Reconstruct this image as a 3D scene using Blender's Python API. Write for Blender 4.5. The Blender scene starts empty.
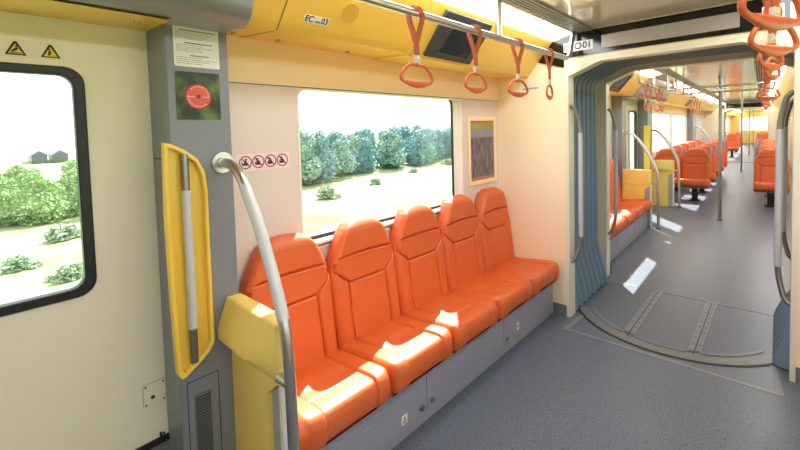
import bpy, bmesh, math, random
from mathutils import Vector, Matrix
random.seed(7)
scn = bpy.context.scene
COL = scn.collection
PI = math.pi

# ------------------------------------------------------------------ helpers
def lin(c):
    c = c / 255.0
    return c / 12.92 if c <= 0.04045 else ((c + 0.055) / 1.055) ** 2.4
def rgb(r, g, b): return (lin(r), lin(g), lin(b), 1.0)

MATS = {}
def mat(name, col, rough=0.5, metal=0.0, spec=0.5, bump=0.0, bscale=60.0, coat=0.0, emit=None, estr=0.0, var=0.0, vscale=8.0):
    m = bpy.data.materials.new(name); m.use_nodes = True
    nt = m.node_tree; b = nt.nodes['Principled BSDF']
    b.inputs['Base Color'].default_value = col
    b.inputs['Roughness'].default_value = rough
    b.inputs['Metallic'].default_value = metal
    b.inputs['Specular IOR Level'].default_value = spec
    b.inputs['Coat Weight'].default_value = coat
    tc = nt.nodes.new('ShaderNodeTexCoord')
    if bump > 0:
        n = nt.nodes.new('ShaderNodeTexNoise'); n.inputs['Scale'].default_value = bscale; n.inputs['Detail'].default_value = 4
        nt.links.new(tc.outputs['Object'], n.inputs['Vector'])
        bp = nt.nodes.new('ShaderNodeBump'); bp.inputs['Strength'].default_value = bump; bp.inputs['Distance'].default_value = 0.004
        nt.links.new(n.outputs['Fac'], bp.inputs['Height']); nt.links.new(bp.outputs['Normal'], b.inputs['Normal'])
    if var > 0:
        n2 = nt.nodes.new('ShaderNodeTexNoise'); n2.inputs['Scale'].default_value = vscale; n2.inputs['Detail'].default_value = 3
        nt.links.new(tc.outputs['Object'], n2.inputs['Vector'])
        mx = nt.nodes.new('ShaderNodeMix'); mx.data_type = 'RGBA'
        mx.inputs['A'].default_value = tuple(c * (1 - var) for c in col[:3]) + (1,)
        mx.inputs['B'].default_value = tuple(min(1, c * (1 + var)) for c in col[:3]) + (1,)
        nt.links.new(n2.outputs['Fac'], mx.inputs['Factor']); nt.links.new(mx.outputs['Result'], b.inputs['Base Color'])
    if emit:
        b.inputs['Emission Color'].default_value = emit; b.inputs['Emission Strength'].default_value = estr
    MATS[name] = m
    return m

def frame(o, u, v, w):
    M = Matrix.Identity(4)
    for i, a in enumerate((u, v, w)):
        for k in range(3): M[k][i] = a[k]
    for k in range(3): M[k][3] = o[k]
    return M
def FL(x): return frame((x, 0, 0), (0, 1, 0), (0, 0, 1), (1, 0, 0))        # faces +x : u=Y v=Z
def FR(x): return frame((x, 0, 0), (0, -1, 0), (0, 0, 1), (-1, 0, 0))      # faces -x : u=-Y v=Z
def FN(y): return frame((0, y, 0), (1, 0, 0), (0, 0, 1), (0, -1, 0))       # faces -y : u=X v=Z
def FZ(z): return frame((0, 0, z), (1, 0, 0), (0, 1, 0), (0, 0, 1))        # faces +z
def FY(): return frame((0, 0, 0), (1, 0, 0), (0, 0, 1), (0, 1, 0))         # u=X v=Z w=Y (for section sweeps)

class MB:
    def __init__(s, M=None): s.v = []; s.f = []; s.m = []; s.M = M; s.k = 0
    def P(s, p):
        p = Vector(p)
        if s.M is not None: p = s.M @ p
        s.v.append(p); return len(s.v) - 1
    def F(s, idx): s.f.append(tuple(idx)); s.m.append(s.k)
    def box(s, a, b):
        x0, y0, z0 = a; x1, y1, z1 = b
        i = [s.P(p) for p in ((x0,y0,z0),(x1,y0,z0),(x1,y1,z0),(x0,y1,z0),(x0,y0,z1),(x1,y0,z1),(x1,y1,z1),(x0,y1,z1))]
        for q in ((0,3,2,1),(4,5,6,7),(0,1,5,4),(1,2,6,5),(2,3,7,6),(3,0,4,7)): s.F([i[k] for k in q])
        return s
    def prism(s, poly, w0, w1):
        a = [s.P((u, v, w0)) for u, v in poly]; b = [s.P((u, v, w1)) for u, v in poly]
        n = len(poly)
        s.F(a[::-1]); s.F(b)
        for i in range(n): s.F((a[i], a[(i+1) % n], b[(i+1) % n], b[i]))
        return s
    def plate(s, outer, holes, w0, w1):
        bm = bmesh.new()
        loops = []
        for lp in [outer] + holes:
            vs = [bm.verts.new((u, v, 0)) for u, v in lp]
            for i in range(len(vs)): bm.edges.new((vs[i], vs[(i+1) % len(vs)]))
            loops.append(vs)
        bmesh.ops.triangle_fill(bm, use_beauty=True, use_dissolve=False, edges=bm.edges[:])
        bm.verts.index_update()
        a = [s.P((v.co.x, v.co.y, w0)) for v in bm.verts]; b = [s.P((v.co.x, v.co.y, w1)) for v in bm.verts]
        for f in bm.faces:
            ii = [v.index for v in f.verts]
            s.F([a[i] for i in ii][::-1]); s.F([b[i] for i in ii])
        for lp in loops:
            ii = [v.index for v in lp]; n = len(ii)
            for i in range(n): s.F((a[ii[i]], a[ii[(i+1) % n]], b[ii[(i+1) % n]], b[ii[i]]))
        bm.free()
        return s
    def tube(s, path, r, seg=12, closed=False, flat=None):
        pts = [Vector(p) for p in path]; n = len(pts)
        T = []
        for i in range(n):
            if closed: t = pts[(i+1) % n] - pts[i-1]
            else: t = pts[min(i+1, n-1)] - pts[max(i-1, 0)]
            T.append(t.normalized())
        up = Vector((0, 0, 1)) if abs(T[0].z) < 0.9 else Vector((1, 0, 0))
        if flat is not None: up = Vector(flat)
        nrm = (up - T[0] * up.dot(T[0])).normalized()
        rings = []
        for i in range(n):
            if i: nrm = (nrm - T[i] * nrm.dot(T[i])).normalized()
            bn = T[i].cross(nrm)
            rr = r[i] if isinstance(r, list) else r
            ra, rb = rr if isinstance(rr, tuple) else (rr, rr)
            rings.append([s.P(pts[i] + nrm * ra * math.cos(2*PI*k/seg) + bn * rb * math.sin(2*PI*k/seg)) for k in range(seg)])
        m = n if closed else n - 1
        for i in range(m):
            A = rings[i]; B = rings[(i+1) % n]
            for k in range(seg): s.F((A[k], A[(k+1) % seg], B[(k+1) % seg], B[k]))
        if not closed: s.F(rings[0][::-1]); s.F(rings[-1])
        return s
    def disc(s, c, r, w0, w1, seg=32):
        return s.prism([(c[0] + r*math.cos(2*PI*i/seg), c[1] + r*math.sin(2*PI*i/seg)) for i in range(seg)], w0, w1)
    def ring(s, c, r0, r1, w0, w1, seg=32):
        o = [(c[0] + r1*math.cos(2*PI*i/seg), c[1] + r1*math.sin(2*PI*i/seg)) for i in range(seg)]
        h = [(c[0] + r0*math.cos(2*PI*i/seg), c[1] + r0*math.sin(2*PI*i/seg)) for i in range(seg)]
        return s.plate(o, [h], w0, w1)
    def grid(s, fn, nu, nv, closeu=False):
        ids = [[s.P(fn(i / nu, j / nv)) for i in range(nu + (0 if closeu else 1))] for j in range(nv + 1)]
        w = nu if closeu else nu
        for j in range(nv):
            for i in range(nu):
                i2 = (i + 1) % nu if closeu else i + 1
                s.F((ids[j][i], ids[j][i2], ids[j+1][i2], ids[j+1][i]))
        return ids
    def ball(s, c, r, nu=14, nv=10, sc=(1, 1, 1)):
        s.grid(lambda a, b: (c[0] + r*sc[0]*math.cos(2*PI*a)*math.sin(PI*(0.02+0.96*b)), c[1] + r*sc[1]*math.sin(2*PI*a)*math.sin(PI*(0.02+0.96*b)), c[2] - r*sc[2]*math.cos(PI*(0.02+0.96*b))), nu, nv, True)
        return s
    def build(s, name, m, root=None, bevel=0.0, smooth=35, seg=2, kind=None, label=None):
        me = bpy.data.meshes.new(name)
        off = root.location if root is not None else Vector((0, 0, 0))
        r = root
        while r is not None and r.parent is not None:
            r = r.parent; off = off + r.location
        me.from_pydata([tuple(p - off) for p in s.v], [], s.f)
        ms = m if isinstance(m, (list, tuple)) else [m]
        for q in ms: me.materials.append(q)
        for p, k in zip(me.polygons, s.m): p.material_index = k
        bm = bmesh.new(); bm.from_mesh(me)
        bmesh.ops.remove_doubles(bm, verts=bm.verts[:], dist=1e-5)
        bmesh.ops.recalc_face_normals(bm, faces=bm.faces[:])
        bm.to_mesh(me); bm.free()
        if smooth:
            me.polygons.foreach_set('use_smooth', [True] * len(me.polygons))
            me.set_sharp_from_angle(angle=math.radians(smooth))
        o = bpy.data.objects.new(name, me); COL.objects.link(o)
        if root is not None: o.parent = root
        else: TOP.append(o)
        if kind: o['kind'] = kind
        if label: o['label'] = label
        if bevel > 0:
            md = o.modifiers.new('edge', 'BEVEL'); md.width = bevel; md.segments = seg; md.limit_method = 'ANGLE'; md.angle_limit = math.radians(40)
        return o

TOP = []           # top-level objects of the car being built (its matrix is applied at the end)
def thing(name, label, cat, loc=(0, 0, 0), group=None, rz=0):
    o = bpy.data.objects.new(name, None); COL.objects.link(o)
    o.empty_display_size = 0.05
    o.location = loc; o.rotation_euler = (0, 0, rz)
    o['label'] = label; o['category'] = cat
    if group: o['group'] = group
    TOP.append(o); return o
def tag(o, label, cat, group=None):
    o['label'] = label; o['category'] = cat
    if group: o['group'] = group
    return o
def copy_thing(root, loc, label, group=None, rz=None):
    r = root.copy(); COL.objects.link(r); r.location = loc; r['label'] = label
    if rz is not None: r.rotation_euler = (0, 0, rz)
    if group: r['group'] = group
    for ch in list(root.children):
        c = ch.copy(); COL.objects.link(c); c.parent = r
        for g in list(ch.children):
            d = g.copy(); COL.objects.link(d); d.parent = c
    TOP.append(r); return r
def rr(u0, v0, u1, v1, r, n=6):
    out = []
    for cx, cy, a0 in ((u1-r, v0+r, -PI/2), (u1-r, v1-r, 0), (u0+r, v1-r, PI/2), (u0+r, v0+r, PI)):
        for i in range(n + 1):
            a = a0 + PI/2 * i / n
            out.append((cx + r*math.cos(a), cy + r*math.sin(a)))
    return out
def spline(pts, n=8):
    P = [Vector(p) for p in pts]; P = [P[0]*2 - P[1]] + P + [P[-1]*2 - P[-2]]
    out = []
    for i in range(1, len(P) - 2):
        for k in range(n):
            t = k / n
            a, b, c, d = P[i-1], P[i], P[i+1], P[i+2]
            out.append(0.5 * ((2*b) + (c - a)*t + (2*a - 5*b + 4*c - d)*t*t + (3*b - a - 3*c + d)*t**3))
    out.append(P[-2]); return out
def fillet(pts, r, n=8):
    P = [Vector(p) for p in pts]; out = [P[0]]
    for i in range(1, len(P) - 1):
        a = (P[i-1] - P[i]); b = (P[i+1] - P[i])
        rad = min(r, a.length * .49, b.length * .49)
        p0 = P[i] + a.normalized() * rad; p1 = P[i] + b.normalized() * rad
        for k in range(n + 1):
            t = k / n
            out.append((1-t)**2 * p0 + 2*t*(1-t) * P[i] + t*t * p1)
    out.append(P[-1]); return out
def text_mb(mb, s, size, u, v, w, depth=0.0015, squash=1.0):
    cu = bpy.data.curves.new('t', 'FONT'); cu.body = s; cu.size = size; cu.align_x = 'CENTER'; cu.align_y = 'CENTER'; cu.extrude = depth / 2; cu.resolution_u = 3; cu.offset = size * .018
    ob = bpy.data.objects.new('t', cu); COL.objects.link(ob)
    dg = bpy.context.evaluated_depsgraph_get(); dg.update()
    me = bpy.data.meshes.new_from_object(ob.evaluated_get(dg))
    base = [mb.P((u + p.co.x * squash, v + p.co.y, w + p.co.z)) for p in me.vertices]
    for p in me.polygons: mb.F([base[i] for i in p.vertices])
    bpy.data.objects.remove(ob); bpy.data.meshes.remove(me)

# ------------------------------------------------------------------ materials
cream = mat('cream_panel', rgb(228, 222, 198), .38, bump=.02, bscale=30)
peach = mat('peach_panel', rgb(246, 220, 178), .38, bump=.02, bscale=30)
pinkish = mat('window_surround', rgb(222, 208, 198), .4, bump=.02, bscale=40)
endwallm = mat('end_wall_panel', rgb(250, 234, 206), .3)
yellow = mat('yellow_gloss', rgb(242, 198, 84), .32, coat=.1)
yellowp = mat('yellow_plastic', rgb(246, 216, 118), .4, bump=.05, bscale=200)
yellowh = mat('yellow_handle_shell', rgb(244, 204, 78), .3, coat=.2)
grey = mat('pillar_grey', rgb(128, 132, 140), .35, bump=.02, bscale=50)
greyd = mat('door_post_grey', rgb(118, 120, 118), .4)
greyh = mat('header_grey', rgb(142, 144, 150), .3, coat=.1)
basegrey = mat('bench_grey', rgb(150, 152, 166), .38, bump=.03, bscale=80)
sidegrey = mat('side_grey', rgb(165, 165, 170), .45)
white = mat('white_trim', rgb(238, 236, 230), .35)
offw = mat('sill_white', rgb(240, 236, 228), .4)
black = mat('black_rubber', rgb(18, 18, 20), .45)
blackg = mat('black_gloss', rgb(14, 13, 14), .12)
dark = mat('dark_gap', rgb(40, 40, 44), .6)
darkgrey = mat('dark_plastic', rgb(62, 68, 74), .35)
screen = mat('screen_glass', rgb(36, 38, 42), .08, coat=.3)
steel = mat('brushed_steel', rgb(200, 198, 196), .32, 1.0)
steeld = mat('steel_dull', rgb(150, 148, 146), .35, 1.0)
silver = mat('portal_silver', rgb(236, 230, 212), .3, .0)
greyband = mat('grey_plate', rgb(166, 160, 156), .35, .2)
orange = mat('orange_leather', rgb(212, 98, 42), .46, bump=.12, bscale=260, spec=.65)
strapm = mat('strap_webbing', rgb(182, 88, 54), .6)
ringm = mat('ring_plastic', rgb(206, 96, 58), .35)
buckle = mat('clear_buckle', rgb(205, 196, 186), .2)
stripm = mat('floor_strip', rgb(134, 137, 142), .45)
brass = mat('turntable_band', rgb(124, 124, 120), .4, .2)
bellm = mat('bellows_rubber', rgb(116, 144, 168), .55)
bellt = mat('bellows_arch_rubber', rgb(118, 132, 140), .55)
redp = mat('sticker_maroon', rgb(110, 40, 62), .5)
pinkp = mat('sticker_pink', rgb(246, 214, 214), .5)
blackp = mat('print_black', rgb(32, 30, 34), .6)
greytxt = mat('print_grey', rgb(120, 116, 116), .6)
yellt = mat('warning_yellow', rgb(226, 196, 44), .5)
paper = mat('paper_white', rgb(236, 234, 232), .5)
lightm = mat('light_diffuser', rgb(250, 250, 246), .4, emit=(.95, .98, 1, 1), estr=14.0)
lampm = mat('soffit_lamp', rgb(200, 195, 185), .25, .8)
knurlm = None

def nodes_of(name, col=(.5, .5, .5, 1), rough=.5):
    m = bpy.data.materials.new(name); m.use_nodes = True; nt = m.node_tree
    b = nt.nodes['Principled BSDF']; b.inputs['Base Color'].default_value = col; b.inputs['Roughness'].default_value = rough
    MATS[name] = m
    return m, nt, b, nt.nodes.new('ShaderNodeTexCoord')

# knurled grip
knurlm, nt, b, tc = nodes_of('knurled_grip', rgb(206, 207, 211), .36)
b.inputs['Metallic'].default_value = .25
w1 = nt.nodes.new('ShaderNodeTexVoronoi'); w1.inputs['Scale'].default_value = 210
nt.links.new(tc.outputs['Object'], w1.inputs['Vector'])
bp = nt.nodes.new('ShaderNodeBump'); bp.inputs['Strength'].default_value = .6; bp.inputs['Distance'].default_value = .002
nt.links.new(w1.outputs['Distance'], bp.inputs['Height']); nt.links.new(bp.outputs['Normal'], b.inputs['Normal'])

# speckled floor
floorm, nt, b, tc = nodes_of('speckled_floor', rgb(128, 134, 146), .36)
vo = nt.nodes.new('ShaderNodeTexVoronoi'); vo.inputs['Scale'].default_value = 55; vo.inputs['Randomness'].default_value = 1
no = nt.nodes.new('ShaderNodeTexNoise'); no.inputs['Scale'].default_value = 160; no.inputs['Detail'].default_value = 3
no2 = nt.nodes.new('ShaderNodeTexNoise'); no2.inputs['Scale'].default_value = 3; no2.inputs['Detail'].default_value = 3
for n_ in (vo, no, no2): nt.links.new(tc.outputs['Object'], n_.inputs['Vector'])
r1 = nt.nodes.new('ShaderNodeValToRGB'); r1.color_ramp.elements[0].position = .0; r1.color_ramp.elements[0].color = rgb(26, 30, 38)
r1.color_ramp.elements[1].position = .3; r1.color_ramp.elements[1].color = rgb(100, 108, 124)
nt.links.new(vo.outputs['Distance'], r1.inputs['Fac'])
mx = nt.nodes.new('ShaderNodeMix'); mx.data_type = 'RGBA'; mx.blend_type = 'OVERLAY'; mx.inputs['Factor'].default_value = .8
nt.links.new(r1.outputs['Color'], mx.inputs['A'])
r2 = nt.nodes.new('ShaderNodeValToRGB'); r2.color_ramp.elements[0].position = .38; r2.color_ramp.elements[0].color = (.32, .32, .32, 1); r2.color_ramp.elements[1].position = .62; r2.color_ramp.elements[1].color = (.68, .68, .68, 1)
nt.links.new(no.outputs['Fac'], r2.inputs['Fac']); nt.links.new(r2.outputs['Color'], mx.inputs['B'])
nt.links.new(mx.outputs['Result'], b.inputs['Base Color'])
mr = nt.nodes.new('ShaderNodeMapRange'); mr.inputs['To Min'].default_value = .3; mr.inputs['To Max'].default_value = .46
nt.links.new(no2.outputs['Fac'], mr.inputs['Value']); nt.links.new(mr.outputs['Result'], b.inputs['Roughness'])
# smoother grey floor of the gangway and the next car
floor2m, nt, b, tc = nodes_of('grey_floor', rgb(140, 142, 150), .36)
no = nt.nodes.new('ShaderNodeTexNoise'); no.inputs['Scale'].default_value = 120; no.inputs['Detail'].default_value = 3
nt.links.new(tc.outputs['Object'], no.inputs['Vector'])
r2 = nt.nodes.new('ShaderNodeValToRGB'); r2.color_ramp.elements[0].position = .35; r2.color_ramp.elements[0].color = rgb(90, 97, 110); r2.color_ramp.elements[1].position = .65; r2.color_ramp.elements[1].color = rgb(110, 117, 131)
nt.links.new(no.outputs['Fac'], r2.inputs['Fac']); nt.links.new(r2.outputs['Color'], b.inputs['Base Color'])
# mirror-like ceiling panel
ceilm, nt, b, tc = nodes_of('polished_ceiling', rgb(240, 234, 226), .12)
b.inputs['Metallic'].default_value = .25
no = nt.nodes.new('ShaderNodeTexNoise'); no.inputs['Scale'].default_value = 2.2; no.inputs['Detail'].default_value = 2
nt.links.new(tc.outputs['Object'], no.inputs['Vector'])
bp = nt.nodes.new('ShaderNodeBump'); bp.inputs['Strength'].default_value = .12; bp.inputs['Distance'].default_value = .05
nt.links.new(no.outputs['Fac'], bp.inputs['Height']); nt.links.new(bp.outputs['Normal'], b.inputs['Normal'])
# window glass
glass = bpy.data.materials.new('window_glass'); glass.use_nodes = True; nt = glass.node_tree; nt.nodes.clear()
out = nt.nodes.new('ShaderNodeOutputMaterial'); mixs = nt.nodes.new('ShaderNodeMixShader'); tr = nt.nodes.new('ShaderNodeBsdfTransparent'); gl = nt.nodes.new('ShaderNodeBsdfGlossy')
tr.inputs['Color'].default_value = (.95, .97, .96, 1); gl.inputs['Roughness'].default_value = .02
mixs.inputs['Fac'].default_value = .05
nt.links.new(tr.outputs['BSDF'], mixs.inputs[1]); nt.links.new(gl.outputs['BSDF'], mixs.inputs[2]); nt.links.new(mixs.outputs['Shader'], out.inputs['Surface'])
# printed foliage of the green notice, landscape print of the framed poster
leafp, nt, b, tc = nodes_of('green_print', rgb(30, 50, 24), .3)
no = nt.nodes.new('ShaderNodeTexNoise'); no.inputs['Scale'].default_value = 14; no.inputs['Detail'].default_value = 2
nt.links.new(tc.outputs['Object'], no.inputs['Vector'])
r2 = nt.nodes.new('ShaderNodeValToRGB'); r2.color_ramp.elements[0].position = .42; r2.color_ramp.elements[0].color = rgb(34, 44, 34); r2.color_ramp.elements[1].position = .7; r2.color_ramp.elements[1].color = rgb(92, 120, 52)
nt.links.new(no.outputs['Fac'], r2.inputs['Fac']); nt.links.new(r2.outputs['Color'], b.inputs['Base Color'])
discp = mat('disc_red', rgb(216, 92, 76), .4); discd = mat('disc_dark_red', rgb(140, 30, 28), .4); discl = mat('disc_pale', rgb(240, 180, 170), .4)
crowdp, nt, b, tc = nodes_of('poster_print', rgb(110, 105, 110), .3)
vo = nt.nodes.new('ShaderNodeTexVoronoi'); vo.inputs['Scale'].default_value = 34
mp = nt.nodes.new('ShaderNodeMapping'); mp.inputs['Scale'].default_value = (1, 1, .35); nt.links.new(tc.outputs['Object'], mp.inputs['Vector']); nt.links.new(mp.outputs['Vector'], vo.inputs['Vector'])
r2 = nt.nodes.new('ShaderNodeValToRGB'); r2.color_ramp.elements[0].color = rgb(40, 38, 48); r2.color_ramp.elements[1].color = rgb(120, 112, 122); r2.color_ramp.elements[1].position = .7
nt.links.new(vo.outputs['Distance'], r2.inputs['Fac']); nt.links.new(r2.outputs['Color'], b.inputs['Base Color'])
lakep = mat('poster_lake', rgb(140, 138, 158), .3); treesp = mat('poster_meadow', rgb(150, 150, 70), .3, var=.5, vscale=40); skyp = mat('poster_clay', rgb(176, 118, 92), .3)
# outdoors
grassm, nt, b, tc = nodes_of('meadow', rgb(150, 150, 100), .9)
no = nt.nodes.new('ShaderNodeTexNoise'); no.inputs['Scale'].default_value = .22; no.inputs['Detail'].default_value = 8; no.inputs['Roughness'].default_value = .65
nt.links.new(tc.outputs['Object'], no.inputs['Vector'])
r2 = nt.nodes.new('ShaderNodeValToRGB'); r2.color_ramp.elements[0].position = .36; r2.color_ramp.elements[0].color = rgb(104, 136, 66); r2.color_ramp.elements[1].position = .62; r2.color_ramp.elements[1].color = rgb(176, 182, 134)
nt.links.new(no.outputs['Fac'], r2.inputs['Fac']); nt.links.new(r2.outputs['Color'], b.inputs['Base Color'])
leaf = [mat('leaves_deep', rgb(118, 154, 158), .7, var=.35, vscale=.8), mat('leaves_fresh', rgb(134, 166, 104), .7, var=.35, vscale=.8), mat('leaves_pale', rgb(156, 184, 172), .7, var=.3, vscale=.8), mat('leaves_bush', rgb(150, 170, 140), .7, var=.3, vscale=2)]  # blue-green and pale leaves have the outdoor haze mixed into their colour
bark = mat('bark', rgb(98, 84, 70), .9)
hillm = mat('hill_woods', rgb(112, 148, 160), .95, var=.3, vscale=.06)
blockm = mat('outer_body', rgb(225, 225, 220), .4)  # for the unseen panels added to keep sun out of the gangway

# ------------------------------------------------------------------ shared shapes
XL, XR, XC = -1.9, 0.66, -0.62           # side walls and the centre line of the vehicle
def mir(x): return 2 * XC - x

def sm(a, b, x):
    t = max(0.0, min(1.0, (x - a) / (b - a))); return t * t * (3 - 2 * t)
def groove(d, w): return math.exp(-(d / w) ** 2)

SEAT_HW = .2525
def back_halfwidth(t):
    K = [(0, .247), (.3, .254), (.56, .2545), (.64, .246), (.73, .223), (.84, .190), (.91, .166), (.955, .143), (.985, .116), (1.0, .092)]
    for (t0, w0), (t1, w1) in zip(K, K[1:]):
        if t <= t1: return w0 + (w1 - w0) * (t - t0) / (t1 - t0)
    return K[-1][1]
def make_backrest(nu, nv):
    mb = MB()
    z0, z1 = .40, 1.085
    def base_x(t): return .018 - .066 * t - .014 * math.sin(PI * t)
    def front(a, b_):
        s = -1 + 2 * a; t = b_
        w = back_halfwidth(t); z = z0 + (z1 - z0) * (t - .02 * (abs(s) ** 3) * sm(.8, 1, t) )
        y = s * w
        x = base_x(t)
        edge = max(0.0, (abs(s) - .80) / .20)
        x -= .030 * edge ** 2.4
        x -= .05 * max(0.0, (t - .90) / .10) ** 2.4
        bol = sm(.50, .72, abs(s)) * (1 - sm(.42, .66, t))
        x += .008 * bol * (1 - edge ** 2)
        x += .006 * sm(.68, .75, t)
        zz = z
        g = 0.0
        if abs(s) < .92:
            g = max(g, groove(zz - (.885 + .012 * (1 - (s) ** 2)), .0055) * (1 - sm(.80, .92, abs(s))))
        if abs(s) < .62: g = max(g, groove(zz - .742, .0055))
        sb = .60 - .02 * sm(.45, .7, zz)
        if zz < .75: g = max(g, groove((abs(s) - sb) * SEAT_HW, .0055))
        if .735 < zz < .86:
            curve = sb + .36 * sm(.735, .835, zz)
            if abs(s) < .97: g = max(g, groove((abs(s) - curve) * SEAT_HW, .0085))
        x -= .020 * g
        return (x, y, z)
    ids = mb.grid(front, nu, nv)
    # back shell
    def rear(a, b_):
        s = -1 + 2 * a; t = b_; w = back_halfwidth(t) * .99; edge = max(0, (abs(s) - .75) / .25)
        z = z0 + (z1 - z0) * (t - .02 * abs(s) ** 3 * sm(.8, 1, t))
        return (base_x(t) - .106 + .02 * edge ** 2 + .012 * max(0, .5 - abs(t - .55)), s * w, z - (.012 if t > .97 else 0))
    ids2 = mb.grid(rear, 16, nv)
    for j in range(nv):
        mb.F((ids[j][0], ids[j+1][0], ids2[j+1][0], ids2[j][0])); mb.F((ids[j][-1], ids2[j][-1], ids2[j+1][-1], ids[j+1][-1]))
    top_f = [v for v in ids[-1]]; top_r = [v for v in ids2[-1]]
    mb.F(top_f + top_r[::-1]); mb.F(ids[0][::-1] + ids2[0])
    return mb
CP = [(-.03, .425), (.10, .437), (.20, .447), (.30, .458), (.37, .462), (.405, .452), (.422, .425), (.428, .39), (.424, .345), (.405, .312), (.36, .305)]
def make_cushion(nu, nv):
    mb = MB()
    L = [0.0]
    for i in range(1, len(CP)): L.append(L[-1] + math.hypot(CP[i][0]-CP[i-1][0], CP[i][1]-CP[i-1][1]))
    sp = spline([(p[0], 0, p[1]) for p in CP], 10)
    d = [0.0]
    for i in range(1, len(sp)): d.append(d[-1] + (sp[i] - sp[i-1]).length)
    def at(q):
        q *= d[-1]
        for i in range(1, len(sp)):
            if d[i] >= q:
                f = (q - d[i-1]) / max(1e-9, d[i] - d[i-1]); p = sp[i-1].lerp(sp[i], f); t = (sp[i] - sp[i-1]).normalized(); return p, Vector((-t.z, 0, t.x))
        return sp[-1], Vector((0, 0, -1))
    def fn(a, b_):
        s = -1 + 2 * a
        p, n = at(b_)
        e = max(0.0, (abs(s) - .86) / .14)
        h = -.022 * e ** 2.2
        ctr = 1 - sm(.50, .60, abs(s))
        h -= .012 * ctr * sm(.25, .4, b_)
        h -= .012 * groove((abs(s) - .57) * SEAT_HW, .006)
        if abs(s) < .53: h -= .007 * groove(p.x - .285, .006) if p.z > .44 else 0
        q = p + n * h
        shrink = 1 - .05 * sm(.36, .43, p.x) * (abs(s) ** 4)
        return (q.x - .018 * (abs(s) ** 6) * sm(.3, .42, p.x), s * SEAT_HW * shrink, q.z)
    ids = mb.grid(fn, nu, nv)
    lo = [[mb.P((mb.v[ids[j][k]].x, mb.v[ids[j][k]].y, .300)) for k in (0, -1)] for j in range(nv + 1)]
    for j in range(nv):
        mb.F((ids[j][0], ids[j+1][0], lo[j+1][0], lo[j][0])); mb.F((ids[j][-1], lo[j][1], lo[j+1][1], ids[j+1][-1]))
        mb.F((lo[j][0], lo[j+1][0], lo[j+1][1], lo[j][1]))
    mb.F(ids[0] + [lo[0][1], lo[0][0]]); mb.F(ids[-1][::-1] + [lo[-1][0], lo[-1][1]])
    return mb
def seat_meshes(nu, nv, cu, cv):
    a = make_backrest(nu, nv); b = make_cushion(cu, cv)
    for m_ in (a, b):
        for p in m_.v: p.z -= .30
    return a, b
BK, CU = seat_meshes(110, 170, 80, 84)
BK2, CU2 = seat_meshes(40, 60, 30, 36)

# ------------------------------------------------------------------ repeated fittings
def end_panel(y0, d, label, notch=True):
    """yellow partition at a bench end; d=+1 bulges towards -y"""
    t = thing('bench_end_panel', label, 'partition', (-1.55, y0, 0))
    Y = lambda q: y0 + d * q
    F = frame((0, 0, 0), (0, 1, 0), (0, 0, 1), (1, 0, 0))
    m = MB()
    secs = []
    for x, pr in ((-1.748, [(.055, .905), (-.01, .905), (-.056, .785), (-.056, .735), (.0, .668), (.055, .668)]), (-1.50, [(.055, .905), (-.01, .905), (-.056, .785), (-.056, .735), (.0, .668), (.055, .668)]), (-1.405, [(.055, .905), (-.01, .905), (-.03, .80), (-.03, .735), (.0, .668), (.055, .668)]), (-1.345, [(.055, .90), (-.008, .90), (-.008, .80), (-.008, .735), (-.004, .668), (.055, .668)])):
        secs.append([m.P((x, Y(u), v)) for u, v in pr])
    for A, B in zip(secs, secs[1:]):
        for i in range(6): m.F((A[i], A[(i+1) % 6], B[(i+1) % 6], B[i]))
    m.F(secs[0]); m.F(secs[-1][::-1])
    m.build('padded_head', yellowp, t, bevel=.008, seg=3, smooth=25)
    m = MB(frame((0, 0, 0), (1, 0, 0), (0, 0, 1), (0, 1, 0)))
    m.prism([(-1.748, .0), (-1.44, 0), (-1.44, .60), (-1.36, .665), (-1.36, .67), (-1.748, .67)], Y(.0), Y(.05)).build('lower_panel', yellowp, t, bevel=.004)
    m = MB(frame((0, 0, 0), (1, 0, 0), (0, 0, 1), (0, 1, 0)))
    m.prism([(-1.438, 0), (-1.372, 0), (-1.372, .652), (-1.438, .598)], Y(.018), Y(.05)).build('side_plate', sidegrey, t)
    m = MB(frame((0, 0, 0), (1, 0, 0), (0, 0, 1), (0, 1, 0)))
    m.prism([(-1.370, 0), (-1.348, 0), (-1.348, .666), (-1.370, .66)], Y(.008), Y(.052)).build('edge_strip', white, t, bevel=.003)
    return t
def curved_pole(y0, d, label, floor_z=0.0):
    t = thing('curved_grab_pole', label, 'grab pole', (-1.27, y0, floor_z))
    path = spline([(-1.745, y0, 1.489), (-1.70, y0, 1.487), (-1.64, y0, 1.473), (-1.58, y0, 1.432), (-1.525, y0, 1.36), (-1.447, y0, 1.245), (-1.364, y0, 1.085), (-1.30, y0, .93), (-1.279, y0, .83), (-1.272, y0, .70), (-1.266, y0, .45), (-1.262, y0, .02 + floor_z)], 6)
    MB().tube(path, .0205, 16).build('pole', steel, t, smooth=60)
    kn = [p for p in path if -1.56 < p.x and p.z > .93]
    MB().tube(kn, .0225, 16).build('knurled_grip', knurlm, t, smooth=60)
    F = FL(-1.748)
    m = MB(F); m.disc((y0, 1.488), .046, 0, .006, 28); m.disc((y0, 1.488), .026, .006, .014, 24); m.build('wall_flange', steel, t, bevel=.002)
    MB().tube([(-1.35, y0, .70), (-1.275, y0, .70)], .018, 12).build('panel_bracket', steel, t)
    MB(FZ(floor_z)).disc((-1.262, y0), .035, 0, .025, 20).build('foot_flange', steeld, t, bevel=.003)
    return t
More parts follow.
